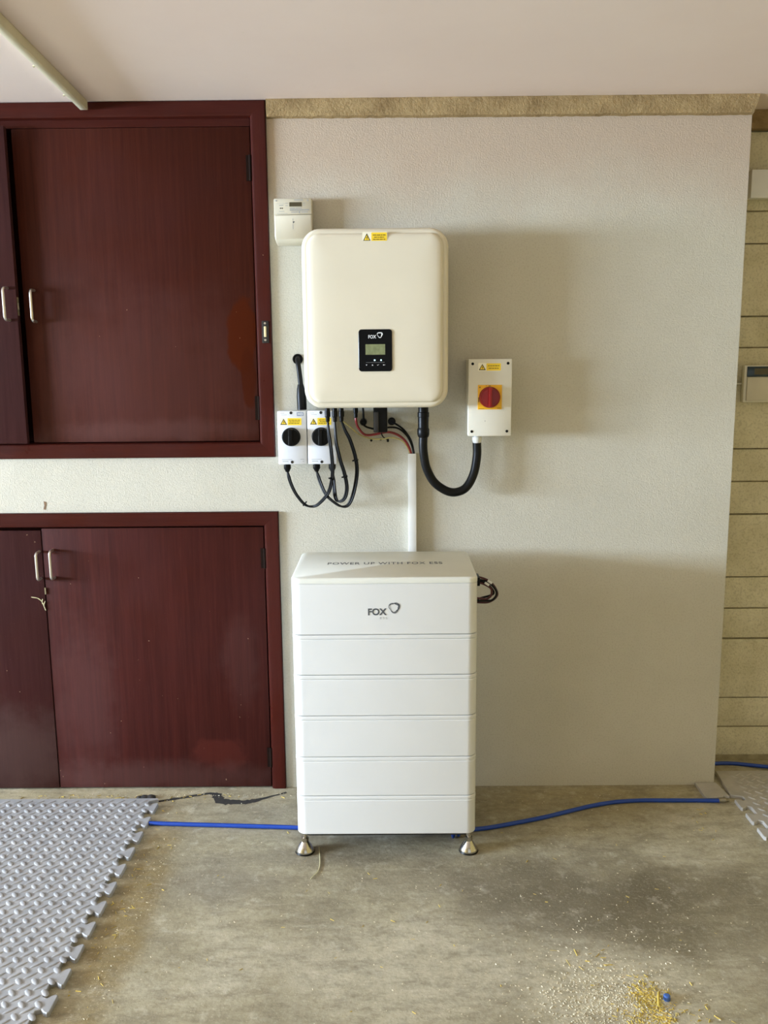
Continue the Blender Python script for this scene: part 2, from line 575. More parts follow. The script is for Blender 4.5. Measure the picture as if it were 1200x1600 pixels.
# sandy mortar strip under the ceiling, ragged lower edge
tr = MB()
N = 90
rng = random.Random(3)
top, bot = [], []
for i in range(N + 1):
    x = UX1 + 0.003 + (1.213 - UX1) * i / N
    bot.append((x - (0.016 if i == N else 0), -0.014 - rng.uniform(0, 0.003), 2.362 - 0.004 * i / N + rng.uniform(-0.0012, 0.0012)))
    top.append((x, -0.019 - rng.uniform(0, 0.002), CEIL))
vs, fs = [], []
for b, t in zip(bot, top):
    vs += [(b[0], 0.0, b[2] - 0.004), b, ((b[0] + t[0]) / 2, -0.022 - rng.uniform(0, 0.003), (b[2] + t[2]) / 2), t, (t[0], 0.06, CEIL)]
for i in range(N):
    for k in range(4):
        fs.append((i * 5 + k, (i + 1) * 5 + k, (i + 1) * 5 + k + 1, i * 5 + k + 1))
fs += [(0, 1, 2, 3, 4), tuple(N * 5 + k for k in (4, 3, 2, 1, 0))]
struct('trim_1', tr.add(vs, fs), 'mortar')
struct('trim_2', MB().rbox(1.202, XR, 0.165, 0.2, 2.352, CEIL, 0.004), 'mortar')

# recessed wall of split-face blocks, right of the plastered wall
BW = 0.2
wall_block = struct('wall_right_recess', MB().box(PIER, XR, BW + 0.012, BW + 0.21, 0, CEIL), 'joint', smooth=False)
courses = [0.004, 0.022, 0.142, 0.263, 0.502, 0.622, 0.746, 0.988, 1.112, 1.235, 1.473, 1.605, 1.716, 1.97, 2.082, 2.212, 2.35]


def block_mesh(w, h, seed):
    r = random.Random(seed)
    nx, nz = 6, 3
    vs, fs = [], []
    for j in range(nz + 1):
        for i in range(nx + 1):
            edge = i in (0, nx) or j in (0, nz)
            vs.append((w * i / nx + (0 if edge else r.uniform(-.01, .01)), (0.004 if edge else r.uniform(-0.006, 0.002)), h * j / nz))
    for j in range(nz):
        for i in range(nx):
            a = j * (nx + 1) + i
            fs.append((a, a + 1, a + nx + 2, a + nx + 1))
    rim = [i for i in range(nx + 1)] + [(j + 1) * (nx + 1) - 1 for j in range(1, nz + 1)] + [nz * (nx + 1) + i for i in range(nx - 1, -1, -1)] + [j * (nx + 1) for j in range(nz - 1, 0, -1)]
    n = len(vs)
    vs += [(vs[i][0], 0.014, vs[i][2]) for i in rim]
    for k in range(len(rim)):
        m = (k + 1) % len(rim)
        fs.append((rim[m], rim[k], n + k, n + m))
    me = bpy.data.meshes.new('block')
    me.from_pydata(vs, [], fs)
    me.materials.append(MAT['block'])
    me.polygons.foreach_set('use_smooth', [True] * len(me.polygons))
    me.set_sharp_from_angle(angle=math.radians(45))
    return me


for ci in range(len(courses) - 1):
    z0, z1 = courses[ci], courses[ci + 1]
    if z1 - z0 < 0.05:
        continue
    w = 0.6
    x = PIER - (0.1 if ci % 2 else 0.0)
    while x < XR - 0.02:
        xa, xb = max(x, PIER + 0.001), min(x + w, XR)
        if xb - xa > 0.02:
            o = bpy.data.objects.new('block', block_mesh(xb - xa - 0.005, z1 - z0 - 0.006, ci * 31 + int(x * 100)))
            COL.objects.link(o)
            o.location = (xa + 0.0025, BW - 0.002 - (0.006 if ci % 3 == 0 else 0), z0 + 0.003)
            o.parent = wall_block
        x += w

# the rest of the garage: left wall with its window, rear wall with a doorway, right wall
lw = MB()
lw.box(XL - 0.12, XL, YF, WY0, 0, CEIL).box(XL - 0.12, XL, WY1, 0.2, 0, CEIL).box(XL - 0.12, XL, WY0, WY1, WZ1, CEIL).box(XL - 0.12, XL, WY0, WY1, 0, WZ0)
struct('wall_left', lw, 'room_wall', smooth=False)
rw = MB()
rw.box(XL, -0.7, YF - 0.12, YF, 0, CEIL).box(2.5, XR, YF - 0.12, YF, 0, CEIL).box(-0.7, 2.5, YF - 0.12, YF, 2.1, CEIL)
struct('wall_front', rw, 'room_wall', smooth=False)
struct('wall_right', MB().box(XR, XR + 0.12, YF, 0.42, 0, CEIL), 'room_wall_pale', smooth=False)


# ================================================================== cupboards
def bead_frame(parent, x0, x1, z0, z1, wid, bottom=True):
    """stiles and rails with a rounded inner bead"""
    yf, yb = -0.014, 0.06
    pr = [(0.0, yb), (0.0, yf + 0.003), (0.003, yf), (wid - 0.012, yf), (wid - 0.004, yf + 0.003), (wid, yf + 0.012), (wid, yb)]

    def stile(side):
        mb = MB()
        s = 1 if side == 'l' else -1
        xo = x0 if side == 'l' else x1
        lo = [(xo + s * d, y, z0 + (d if bottom else 0)) for d, y in pr]
        hi = [(xo + s * d, y, z1 - d) for d, y in pr]
        mb.loft([lo, hi])
        return mb

    def rail(top_):
        mb = MB()
        zo, s = (z1, -1) if top_ else (z0, 1)
        a = [(x0 + d, y, zo + s * d) for d, y in pr]
        b = [(x1 - d, y, zo + s * d) for d, y in pr]
        mb.loft([a, b])
        return mb
    obj('frame_stile', stile('l'), 'wood_frame', parent)
    obj('frame_stile', stile('r'), 'wood_frame', parent)
    obj('frame_rail', rail(True), 'wood_rail', parent)
    if bottom:
        obj('frame_rail', rail(False), 'wood_rail', parent)


def d_handle(parent, x, z0, z1, yd, label=None):
    """bow handle standing 32 mm off the door face at yd"""
    so = 0.034
    p = [(x, yd, z0)]
    for a in range(0, 91, 15):
        t = math.radians(a)
        p.append((x, yd - so + 0.012 - 0.012 * math.sin(t), z0 + 0.012 - 0.012 * math.cos(t)))
    for a in range(90, -1, -15):
        t = math.radians(a)
        p.append((x, yd - so + 0.012 - 0.012 * math.sin(t), z1 - 0.012 + 0.012 * math.cos(t)))
    p.append((x, yd, z1))
    o = obj('handle', MB().tube(p, 0.0048, 10), 'nickel', parent)
    o['label'] = 'satin nickel bow handle'
    return o


def hinge(parent, x, z0, z1, y=-0.004):
    mb = MB().tube([(x, y, z0), (x, y, z1)], 0.005, 8)
    mb.box(x - 0.014, x, y + 0.0005, y + 0.003, z0, z1)
    return obj('hinge', mb, 'hinge', parent)


# upper cupboard
up = thing('wall_cupboard', 'tall dark mahogany double-door cupboard built in under the ceiling', 'cupboard', (-1.264, 0.0, UZ0))
bead_frame(up, UX0 + 0.002, UX1 - 0.001, UZ0 + 0.001, UZ1 - 0.001, 0.052)
obj('back_panel', MB().box(UX0 + 0.002, UX1 - 0.002, 0.17, 0.19, UZ0 + 0.002, UZ1 - 0.002), 'wood', up)
MEET = -1.246
dr = obj('door', MB().rbox(MEET + 0.002, UX1 - 0.056, 0.0, 0.019, UZ0 + 0.057, UZ1 - 0.08, 0.0015), 'wood_upper', up)
obj('door_stop', MB().box(UX0 + 0.056, UX1 - 0.056, 0.004, 0.05, UZ1 - 0.078, UZ1 - 0.053), 'wood_rail', up)
d_handle(dr, -1.205, 1.711, 1.815, 0.0)
hinge(dr, UX1 - 0.0565, 2.163, 2.245)
hinge(dr, UX1 - 0.0525, 1.37, 1.452)
# left leaf stands a little ajar: its own empty-free pivot at the left stile
dl = obj('door', MB().rbox(UX0 + 0.056, MEET - 0.002, 0.0, 0.019, UZ0 + 0.057, UZ1 - 0.08, 0.0015), 'wood_dusty', up)
h2 = d_handle(dl, -1.276, 1.715, 1.82, 0.0)
cp = obj('catch_plate', MB().box(MEET - 0.0022, MEET - 0.0012, 0.003, 0.015, 1.73, 1.79), 'catch', dl)
obj('catch_plate', MB().box(MEET - 0.002, MEET + 0.0006, 0.006, 0.012, 1.75, 1.772), 'nickel', dl)
px_, pz_ = UX0 + 0.056, 0.0
piv = Vector((UX0 + 0.056, 0.019, 0))
ang = -math.radians(3.0)
base = ORIGIN[up]
T = Matrix.Translation(piv - base) @ Matrix.Rotation(ang, 4, 'Z') @ Matrix.Translation(base - piv)
dl.matrix_local = T
# roller catch on the right stile
rc = obj('roller_catch', MB().rbox(-0.431, -0.408, -0.0175, -0.012, 1.632, 1.706, 0.001), 'dark_grey', up)
obj('roller', MB().rbox(-0.424, -0.416, -0.021, -0.016, 1.652, 1.688, 0.002), 'brass', rc)
for z in (1.642, 1.698):
    obj('screw', MB().lathe((-0.42, -0.0175, z), [(0.004, 0), (0.0035, -0.0015), (0.001, -0.002)], 10, 'y'), 'nickel', rc)

# lower cupboard
lo = thing('base_cupboard', 'low dark mahogany double-door cupboard standing on the concrete floor', 'cupboard', (-1.241, 0.0, 0.0))
bead_frame(lo, LX0 + 0.002, LX1 - 0.001, 0.001, LZ1 - 0.001, 0.052, bottom=False)
obj('back_panel', MB().box(LX0 + 0.002, LX1 - 0.002, 0.17, 0.19, 0.002, LZ1 - 0.002), 'wood', lo)
LM = -1.241
dr2 = obj('door', MB().rbox(LM + 0.0015, LX1 - 0.056, -0.006, 0.013, 0.006, LZ1 - 0.056, 0.0015), 'wood_lower', lo)
dl2 = obj('door', MB().rbox(LX0 + 0.056, LM - 0.0015, -0.008, 0.011, 0.006, LZ1 - 0.062, 0.0015), 'wood_dusty', lo)
d_handle(dr2, -1.203, 0.813, 0.914, -0.006)
d_handle(dl2, -1.251, 0.811, 0.909, -0.008)
hinge(dr2, LX1 - 0.0535, 0.842, 0.914, -0.008)
hinge(dr2, LX1 - 0.0535, 0.084, 0.16, -0.008)
obj('catch', MB().box(LM - 0.001, LM + 0.003, -0.011, -0.004, 0.752, 0.776), 'catch', dr2)

# ================================================================== inverter
IX0, IX1, IZ0, IZ1 = -0.275, 0.193, 1.417, 1.983
inv = thing('inverter', 'large cream solar inverter with rounded corners and a black display panel', 'inverter', (-0.041, -0.1, IZ0))


def inset_ring(d, y, r):
    return ring_xz(IX0 + d, IX1 - d, IZ0 + d, IZ1 - d, max(r - d, 0.004), y, 10)


obj('housing', MB().loft([inset_ring(0.012, -0.05, 0.06), inset_ring(0.003, -0.06, 0.06), inset_ring(0.0, -0.09, 0.06), inset_ring(0.0, -0.172, 0.06),
                          inset_ring(0.0015, -0.180, 0.06), inset_ring(0.006, -0.1865, 0.06), inset_ring(0.012, -0.189, 0.06), inset_ring(0.017, -0.1885, 0.06)]), 'cream', inv, angle=50)
obj('front_cover', MB().loft([inset_ring(0.0165, -0.186, 0.06), inset_ring(0.018, -0.1925, 0.06), inset_ring(0.022, -0.1965, 0.06), inset_ring(0.029, -0.1990, 0.06), inset_ring(0.042, -0.2010, 0.062), inset_ring(0.07, -0.2025, 0.085), inset_ring(0.11, -0.2032, 0.122)]), 'cream', inv, angle=50)
obj('heat_sink', MB().box(IX0 + 0.04, IX1 - 0.04, -0.049, -0.012, IZ0 + 0.03, IZ1 - 0.03), 'grey', inv)
obj('wall_bracket', MB().box(-0.2, 0.12, -0.012, -0.001, 1.62, 1.86), 'dark_grey', inv)
# display
yp = -0.2045
dp = obj('display_panel', MB().loft([ring_xz(-0.096, 0.0115, 1.535, 1.668, 0.010, -0.2022), ring_xz(-0.096, 0.0115, 1.535, 1.668, 0.010, yp - 0.0008), ring_xz(-0.095, 0.0105, 1.536, 1.667, 0.009, yp - 0.0016)]), 'gloss_black', inv)
YT = yp - 0.0022
obj('screen', MB().box(-0.074, -0.011, YT - 0.0003, YT + 0.001, 1.588, 1.621), 'lcd', dp)
obj('lettering', text_mb('FOX', -0.0645, -0.0395, 1.639, 1.650, YT, 0.015), 'ink_white', dp)


def swirl(cx, cz, s, y, lines, thick):
    """loop emblem: a rounded-triangle ring of several overlapping strands"""
    mb = MB()
    n = 48
    for k, (rot, sc, dx, dz) in enumerate(lines):
        pts_o, pts_i = [], []
        for i in range(n):
            a = 2 * math.pi * i / n
            r = s * sc * (1 + 0.13 * math.cos(3 * (a - rot)))
            w = thick * (0.75 + 0.45 * math.cos(a - rot * 2 + 0.6))
            for lst, q in ((pts_o, r), (pts_i, r - w)):
                lst.append((cx + dx * s + q * math.cos(a), y - 0.00005 * k, cz + dz * s + q * math.sin(a)))
        m = len(mb.v)
        mb.v += pts_o + pts_i
        mb.f += [(m + i, m + (i + 1) % n, m + n + (i + 1) % n, m + n + i) for i in range(n)]
    return mb


obj('emblem', swirl(-0.0275, 1.6505, 0.0088, YT, [(math.radians(30), 1.0, 0, 0), (math.radians(40), 0.92, -0.02, 0.03)], 0.0026), 'ink_white', dp)
obj('panel_line', strokes([(-0.073, -0.013, 1.5633, 1.5638)], YT), 'ink_pale', dp)
for lx in (-0.045, -0.0245):
    obj('status_light', MB().lathe((lx, YT, 1.5705), [(0.0026, 0.001), (0.0024, -0.0004), (0.001, -0.0008)], 12, 'y'), 'led', dp)
obj('touch_key', flat([(-0.0735, 1.557), (-0.0690, 1.557), (-0.0712, 1.553)], YT), 'ink_white', dp)
obj('touch_key', flat([(-0.0545, 1.5535), (-0.0500, 1.5535), (-0.0522, 1.5578)], YT), 'ink_white', dp)
obj('touch_key', flat([(-0.0375, 1.5553), (-0.0355, 1.5536), (-0.0310, 1.5572), (-0.0314, 1.5576), (-0.0354, 1.5548), (-0.0370, 1.5560)], YT), 'ink_white', dp)
obj('touch_key', flat([(-0.0185, 1.5554), (-0.0160, 1.5574), (-0.0160, 1.5559), (-0.0110, 1.5559), (-0.0110, 1.5549), (-0.0160, 1.5549), (-0.0160, 1.5534)], YT), 'ink_white', dp)


def warning_sticker(parent, x0, x1, z0, z1, y, rows):
    """white label with a warning triangle and a yellow text field"""
    w, h = x1 - x0, z1 - z0
    s = obj('warning_sticker', MB().loft([ring_xz(x0, x1, z0, z1, h * 0.1, y, 3), ring_xz(x0, x1, z0, z1, h * 0.1, y - 0.0004, 3)]), 'label_white', parent)
    xs = x0 + w * 0.36
    obj('yellow_field', MB().loft([ring_xz(xs, x1 - w * 0.02, z0 + h * 0.06, z1 - h * 0.05, h * 0.08, y - 0.0005, 3), ring_xz(xs, x1 - w * 0.02, z0 + h * 0.06, z1 - h * 0.05, h * 0.08, y - 0.0007, 3)]), 'yellow', s)
    cx, tz, bz, hw = x0 + w * 0.18, z1 - h * 0.12, z0 + h * 0.12, w * 0.155
    obj('warning_triangle', flat([(cx - hw, bz), (cx + hw, bz), (cx, tz)], y - 0.0006), 'ink_black', s, smooth=False)
    k = 0.66
    cz = bz + (tz - bz) * 0.36
    obj('triangle_field', flat([(cx + (a - cx) * k, cz + (b - cz) * k) for a, b in ((cx - hw, bz), (cx + hw, bz), (cx, tz))], y - 0.0008), 'yellow', s, smooth=False)
    u = hw * 0.55
    obj('lightning_bolt', flat([(cx + u * .25, cz + u * 0.95), (cx - u * .30, cz + u * .05), (cx + u * .02, cz + u * .05), (cx - u * .2, cz - u * .8), (cx + u * .42, cz + u * .28), (cx + u * .12, cz + u * .28), (cx + u * .5, cz + u * .85)], y - 0.001), 'ink_black', s, smooth=False)
    mb = MB()
    rr = random.Random(rows * 7 + int(x0 * 1000))
    fx0, fx1 = xs + w * 0.05, x1 - w * 0.07
    for r in range(rows):
        zt = z1 - h * (0.2 + 0.62 * (r + 0.5) / rows)
        q = rr.uniform(0, 0.06) * w * (r % 2 + 0.3)
        x = fx0 + q
        while x < fx1 - q - w * 0.03:
            e = min(x + w * rr.uniform(0.06, 0.15), fx1 - q)
            strokes([(x, e, zt - h * 0.045, zt + h * 0.045)], y - 0.0009, mb)
            x = e + w * 0.018
    obj('small_print', mb, 'ink_brown', s)['kind'] = 'stuff'
    return s


warning_sticker(inv, -0.080, -0.001, 1.9365, 1.968, -0.2003, 3)
# terminals under the inverter
for px0 in (-0.205, -0.181, -0.159):
    t = obj('cable_plug', MB().lathe((px0, -0.13, IZ0), [(0.008, 0.006), (0.008, -0.012), (0.0095, -0.013), (0.0095, -0.030), (0.0075, -0.032), (0.0065, -0.046), (0.0045, -0.048)], 14), 'black', inv)
obj('cable_plug', MB().lathe((-0.113, -0.08, IZ0), [(0.008, 0.006), (0.008, -0.02), (0.0065, -0.022), (0.0065, -0.036), (0.004, -0.038)], 14), 'black', inv)
obj('socket_block', MB().rbox(-0.053, -0.006, -0.11, -0.055, 1.331, 1.424, 0.003), 'black', inv)
obj('socket_clip', MB().rbox(-0.051, -0.035, -0.116, -0.108, 1.334, 1.40, 0.002), 'dark_grey', inv)
obj('antenna_plug', MB().tube(smooth_path([(-0.089, -0.06, 1.42), (-0.088, -0.055, 1.39), (-0.088, -0.05, 1.37)]), 0.0035, 8), 'rubber', inv)

# ================================================================== electricity meter
mt = thing('electricity_meter', 'small cream electricity meter on the wall above the inverter corner', 'meter', (-0.312, 0, 1.957))
obj('housing', MB().rbox(-0.3755, -0.2485, -0.044, -0.001, 1.975, 2.099, 0.004), 'meterwhite', mt)
cv = obj('terminal_cover', MB().loft([ring_xz(-0.371, -0.252, 1.953, 2.046, 0.004, -0.001, 3), ring_xz(-0.371, -0.252, 1.956, 2.046, 0.004, -0.036, 3), ring_xz(-0.373, -0.250, 1.966, 2.046, 0.004, -0.049, 3), ring_xz(-0.371, -0.252, 1.969, 2.044, 0.004, -0.0505, 3)]), 'meterwhite', mt)
lens = obj('face_plate', MB().rbox(-0.374, -0.250, -0.0505, -0.043, 2.0475, 2.0975, 0.002), 'meterwhite', mt)
ym = -0.0508
obj('display', MB().box(-0.323, -0.282, ym - 0.0004, ym + 0.002, 2.072, 2.0855), 'lcd_dark', lens)
obj('small_print', strokes([(-0.307, -0.278, 2.091, 2.094), (-0.336, -0.326, 2.082, 2.0835), (-0.336, -0.328, 2.0745, 2.076), (-0.279, -0.271, 2.082, 2.0835), (-0.279, -0.271, 2.0755, 2.077),
                            (-0.322, -0.304, 2.0655, 2.068), (-0.302, -0.283, 2.0655, 2.068), (-0.357, -0.343, 2.075, 2.077), (-0.366, -0.337, 2.0815, 2.0822), (-0.358, -0.34, 2.0565, 2.058), (-0.364, -0.33, 2.0497, 2.0507)], ym - 0.0003), 'ink_pale', lens)['kind'] = 'stuff'
obj('bar_code', strokes([(-0.322 + 0.0019 * i, -0.322 + 0.0019 * i + (0.0012 if i % 3 else 0.0016), 2.0588, 2.0635) for i in range(34)], ym - 0.0003), 'ink_pale', lens)
obj('small_print', strokes([(-0.318, -0.296, 2.0527, 2.0557), (-0.293, -0.288, 2.051, 2.0572), (-0.284, -0.262, 2.0527, 2.0557)], ym - 0.0003), 'ink_pale', lens)['kind'] = 'stuff'
for lx in (-0.3525, -0.3465):
    obj('sensor_eye', MB().lathe((lx, ym, 2.0668), [(0.0022, 0.001), (0.002, -0.0005), (0.0005, -0.0007)], 10, 'y'), 'ink_black', lens)
obj('seal_screw', MB().lathe((-0.366, ym, 2.091), [(0.0028, 0.001), (0.0026, -0.0005), (0.0005, -0.0007)], 10, 'y'), 'ink_pale', lens)
obj('seal_screw', MB().lathe((-0.262, ym, 2.0915), [(0.0028, 0.001), (0.0026, -0.0005), (0.0005, -0.0007)], 10, 'y'), 'ink_pale', lens)
obj('maker_mark', flat([(-0.313, 2.026), (-0.306, 2.024), (-0.3125, 2.018)], -0.0509), 'ink', cv, smooth=False)
obj('small_print', strokes([(-0.3135, -0.3115, 2.0, 2.016), (-0.3135, -0.3118, 2.028, 2.034)], -0.0509), 'ink_pale', cv)['kind'] = 'stuff'


# ================================================================== the two small isolators
def dc_isolator(x0, label, logo, glands):
    x1 = x0 + 0.0985
    z0, z1 = 1.223, 1.404
    t = thing('rotary_isolator', label, 'isolator', ((x0 + x1) / 2, 0, z0), 'small white isolators with black knobs')
    obj('base_box', MB().rbox(x0 + 0.002, x1 - 0.002, -0.055, -0.001, z0 + 0.002, z1 - 0.002, 0.003), 'isolator', t)
    cvr = obj('cover', MB().rbox(x0, x1, -0.089, -0.056, z0, z1, 0.003), 'isolator', t)
    cx = x0 + 0.0465
    kn = obj('knob', MB().lathe((cx - 0.0005, -0.089, 1.317), [(0.0315, 0.001), (0.0315, -0.006), (0.0305, -0.0075), (0.029, -0.008), (0.0285, -0.018), (0.027, -0.0195), (0.002, -0.02)], 32, 'y'), 'black', t)
    obj('knob_grip', MB().rbox(cx - 0.008, cx + 0.007, -0.118, -0.105, 1.2885, 1.345, 0.003), 'black', kn)
    obj('pointer_line', strokes([(cx - 0.0075, cx - 0.0062, 1.29, 1.322)], -0.1184), 'ink', kn)
    sx = x0 + 0.048
    for sz in (z1 - 0.006, z0 + 0.008):
        obj('screw', MB().lathe((sx - 0.001, -0.089, sz), [(0.0052, 0.001), (0.005, -0.0006), (0.0005, -0.0004)], 12, 'y'), 'dark_grey', t)
    warning_sticker(t, x0 + 0.008, x0 + 0.083, 1.355, 1.3815, -0.0892, 3)
    y = -0.0893
    obj('small_print', strokes([(x0 + 0.010, x0 + 0.025, 1.397, 1.3982), (x0 + 0.014, x0 + 0.033, 1.391, 1.3922), (x0 + 0.012, x0 + 0.047, 1.239, 1.2405), (x0 + 0.075, x0 + 0.088, 1.2395, 1.241), (x0 + 0.014, x0 + 0.034, 1.2325, 1.2345), (x0 + 0.083, x0 + 0.087, 1.233, 1.2345)], y), 'ink_pale', t)['kind'] = 'stuff'
    if logo:
        lg = obj('maker_plate', strokes([(x0 + 0.0665, x0 + 0.0895, 1.3875, 1.4)], y), 'ink_blue', t)
        obj('lettering', text_mb('IMO', x0 + 0.0695, x0 + 0.0865, 1.3905, 1.397, y - 0.0003, 0.02), 'ink_white', lg)
    for gx in glands:
        obj('cable_gland', MB().lathe((gx, -0.05, z0), [(0.0085, 0.004), (0.0085, -0.005), (0.0125, -0.006), (0.0125, -0.018), (0.0095, -0.023), (0.0065, -0.030)], 12), 'black', t)
    return t


dc_isolator(-0.3785, 'white box isolator with black knob next to the cupboard, leftmost of the pair', True, (-0.353,))
dc_isolator(-0.2775, 'white box isolator with black knob partly behind hanging black cables', False, (-0.252, -0.198))

# ================================================================== red-knob isolator
AX0, AX1, AZ0, AZ1 = 0.2645, 0.4085, 1.3165, 1.5715
ac = thing('rotary_isolator', 'tall pale grey isolator box with red knob on a yellow plate', 'isolator', (0.336, 0, AZ0))
obj('base_box', MB().rbox(AX0 + 0.001, AX1 - 0.001, -0.083, -0.001, AZ0 + 0.001, AZ1 - 0.001, 0.002), 'acbox', ac)
obj('cover', MB().rbox(AX0, AX1, -0.12, -0.0845, AZ0, AZ1, 0.0025), 'acbox', ac)
for sx, sz in ((0.278, 1.556), (0.395, 1.557), (0.2765, 1.3325), (0.394, 1.3325)):
    obj('screw', MB().lathe((sx, -0.12, sz), [(0.0048, 0.001), (0.0046, -0.0008), (0.002, -0.0004)], 14, 'y'), 'black', ac)
pl = obj('switch_plate', MB().rbox(0.2955, 0.3755, -0.1235, -0.1198, 1.4055, 1.4865, 0.0012), 'plate', ac)
obj('small_print', strokes([(0.331, 0.338, 1.4825, 1.4845), (0.3, 0.304, 1.477, 1.481), (0.297, 0.3, 1.43, 1.446), (0.36, 0.372, 1.4085, 1.4105), (0.322, 0.325, 1.483, 1.4845), (0.299, 0.3165, 1.4075, 1.4087)], -0.1238), 'ink_brown', pl)['kind'] = 'stuff'
rk = obj('knob', MB().lathe((0.3345, -0.123, 1.446), [(0.035, 0.0), (0.035, -0.008), (0.0335, -0.011), (0.0305, -0.012), (0.029, -0.012), (0.0285, -0.016), (0.002, -0.0165)], 36, 'y'), 'red', ac)
obj('knob_grip', MB().rbox(0.3295, 0.3405, -0.154, -0.136, 1.4145, 1.479, 0.0025), 'red', rk)
warning_sticker(ac, 0.296, 0.3725, 1.532, 1.5585, -0.1202, 2)
obj('cable_gland', MB().lathe((0.300, -0.06, AZ0), [(0.012, 0.004), (0.012, -0.006), (0.0165, -0.007), (0.0165, -0.018), (0.0145, -0.024), (0.0125, -0.028)], 12), 'pvc', ac)
obj('scratch', strokes([(0.3195, 0.322, 1.366, 1.368)], -0.1203), 'ink', ac)


# ================================================================== cables
def path3(xz, ys):
    return [(x, -y, z) for (x, z), y in zip(xz, ys)]


def wire(name, label, pts, r, mat, cat='cable', group=None, n=10, per=6):
    return tag(obj(name, MB().tube(smooth_path(pts, per), r, n), mat), label, cat, group)


def pair_cable(label, pts, tie_at, second):
    t = thing('solar_cable', label, 'cable', pts[-1], 'black cable loops below the inverter')
    p = smooth_path(pts, 6)
    obj('cable_core', MB().tube(p, 0.0036, 10), 'rubber', t)
    n = len(p)
    s = [Vector(v) + Vector((0.0062, -0.003, -0.001)) * min(1, i / 8, (n - 1 - i) / 4) * second for i, v in enumerate(p)]
    obj('cable_core', MB().tube(s, 0.0036, 10), 'rubber', t)
    for k in tie_at:
        i = int(k * (n - 1))
        d = (p[min(i + 1, n - 1)] - p[i - 1]).normalized()
        c = (Vector(p[i]) + Vector(s[i])) / 2
        mb = MB().tube([c - d * 0.0022, c + d * 0.0022], 0.0082, 12)
        sd = Vector((d.z, 0, -d.x))
        mb.tube([c + sd * 0.006 + Vector((0, -0.004, 0)), c + sd * 0.013 + Vector((0, -0.005, 0))], 0.0028, 6)
        obj('cable_tie', mb, 'black', t)
    return t


A = path3([(-0.205, 1.372), (-0.204, 1.33), (-0.198, 1.273), (-0.195, 1.215), (-0.2, 1.168), (-0.215, 1.122), (-0.248, 1.084), (-0.272, 1.073), (-0.299, 1.081), (-0.33, 1.12), (-0.349, 1.165), (-0.353, 1.194)],
          [.13, .13, .128, .118, .1, .08, .07, .06, .058, .053, .05, .05])
B = path3([(-0.181, 1.372), (-0.18, 1.3), (-0.169, 1.243), (-0.155, 1.192), (-0.149, 1.144), (-0.157, 1.108), (-0.174, 1.093), (-0.189, 1.101), (-0.196, 1.15), (-0.198, 1.194)],
          [.13, .13, .125, .115, .1, .09, .08, .07, .055, .05])
Cc = path3([(-0.159, 1.372), (-0.148, 1.337), (-0.134, 1.306), (-0.118, 1.248), (-0.114, 1.194), (-0.126, 1.127), (-0.145, 1.083), (-0.17, 1.076), (-0.201, 1.095), (-0.225, 1.119), (-0.246, 1.165), (-0.252, 1.194)],
           [.13, .125, .12, .11, .1, .092, .085, .082, .078, .068, .052, .05])
pair_cable('twin black cable looping down to the gland of the leftmost small isolator', A, (0.36, 0.74), 0.9)
pair_cable('twin black cable in the shortest, middle loop under the inverter', B, (0.36,), 1.0)
pair_cable('twin black cable in the loop hanging furthest right of the small isolators', Cc, (0.30,), 1.0)

# thick supply cable in a U
su = thing('supply_cable', 'thick black cable hanging in a U below inverter and red-knob isolator', 'cable', (0.23, -0.07, 1.12))
up_pts = [(0.115, -0.10, 1.318), (0.114, -0.10, 1.285), (0.117, -0.098, 1.250), (0.127, -0.092, 1.204), (0.153, -0.085, 1.157), (0.194, -0.08, 1.127), (0.230, -0.075, 1.121), (0.265, -0.07, 1.138), (0.290, -0.065, 1.185), (0.3005, -0.06, 1.244), (0.300, -0.06, 1.289)]
obj('sheath', MB().tube(smooth_path(up_pts, 7), 0.0148, 16), 'rubber', su)
obj('connector', MB().lathe((0.115, -0.10, 1.312), [(0.0155, 0.0), (0.0185, 0.004), (0.0205, 0.012), (0.0205, 0.028), (0.0185, 0.032), (0.018, 0.034), (0.018, 0.068), (0.0195, 0.070), (0.0195, 0.084), (0.017, 0.086), (0.017, 0.1045)], 18), 'black', su)

# wires into the white trunking
wr = dict(group='thin wires running into the white trunking', cat='wire')
wire('battery_wire', 'red wire curving from the inverter into the white trunking', [(-0.113, -0.08, 1.3785), (-0.112, -0.08, 1.368), (-0.106, -0.07, 1.346), (-0.084, -0.055, 1.32), (-0.051, -0.045, 1.319), (-0.007, -0.042, 1.327), (0.03, -0.034, 1.316), (0.059, -0.025, 1.29), (0.0755, -0.018, 1.252), (0.0765, -0.016, 1.235)], 0.0042, 'redwire', **wr)
wire('earth_wire', 'thin green-yellow wire curving from the inverter into the white trunking', [(-0.157, -0.12, 1.372), (-0.148, -0.10, 1.363), (-0.130, -0.07, 1.345), (-0.102, -0.045, 1.319), (-0.062, -0.036, 1.304), (-0.018, -0.034, 1.303), (0.008, -0.034, 1.307), (0.043, -0.028, 1.296), (0.064, -0.02, 1.269), (0.0705, -0.0135, 1.249), (0.0705, -0.012, 1.235)], 0.0023, 'earth', **wr)
wire('battery_wire', 'black wire from the round plug into the white trunking', [(-0.088, -0.045, 1.352), (-0.073, -0.04, 1.343), (-0.04, -0.032, 1.336), (-0.002, -0.03, 1.342), (0.031, -0.026, 1.338), (0.059, -0.022, 1.315), (0.077, -0.018, 1.282), (0.0845, -0.012, 1.249), (0.0845, -0.010, 1.235)], 0.0035, 'rubber', **wr)
wire('battery_wire', 'black wire from the round wall grommet into the white trunking', [(0.009, -0.012, 1.359), (0.026, -0.02, 1.351), (0.053, -0.02, 1.33), (0.076, -0.016, 1.293), (0.0855, -0.02, 1.25), (0.0855, -0.02, 1.235)], 0.0033, 'rubber', **wr)
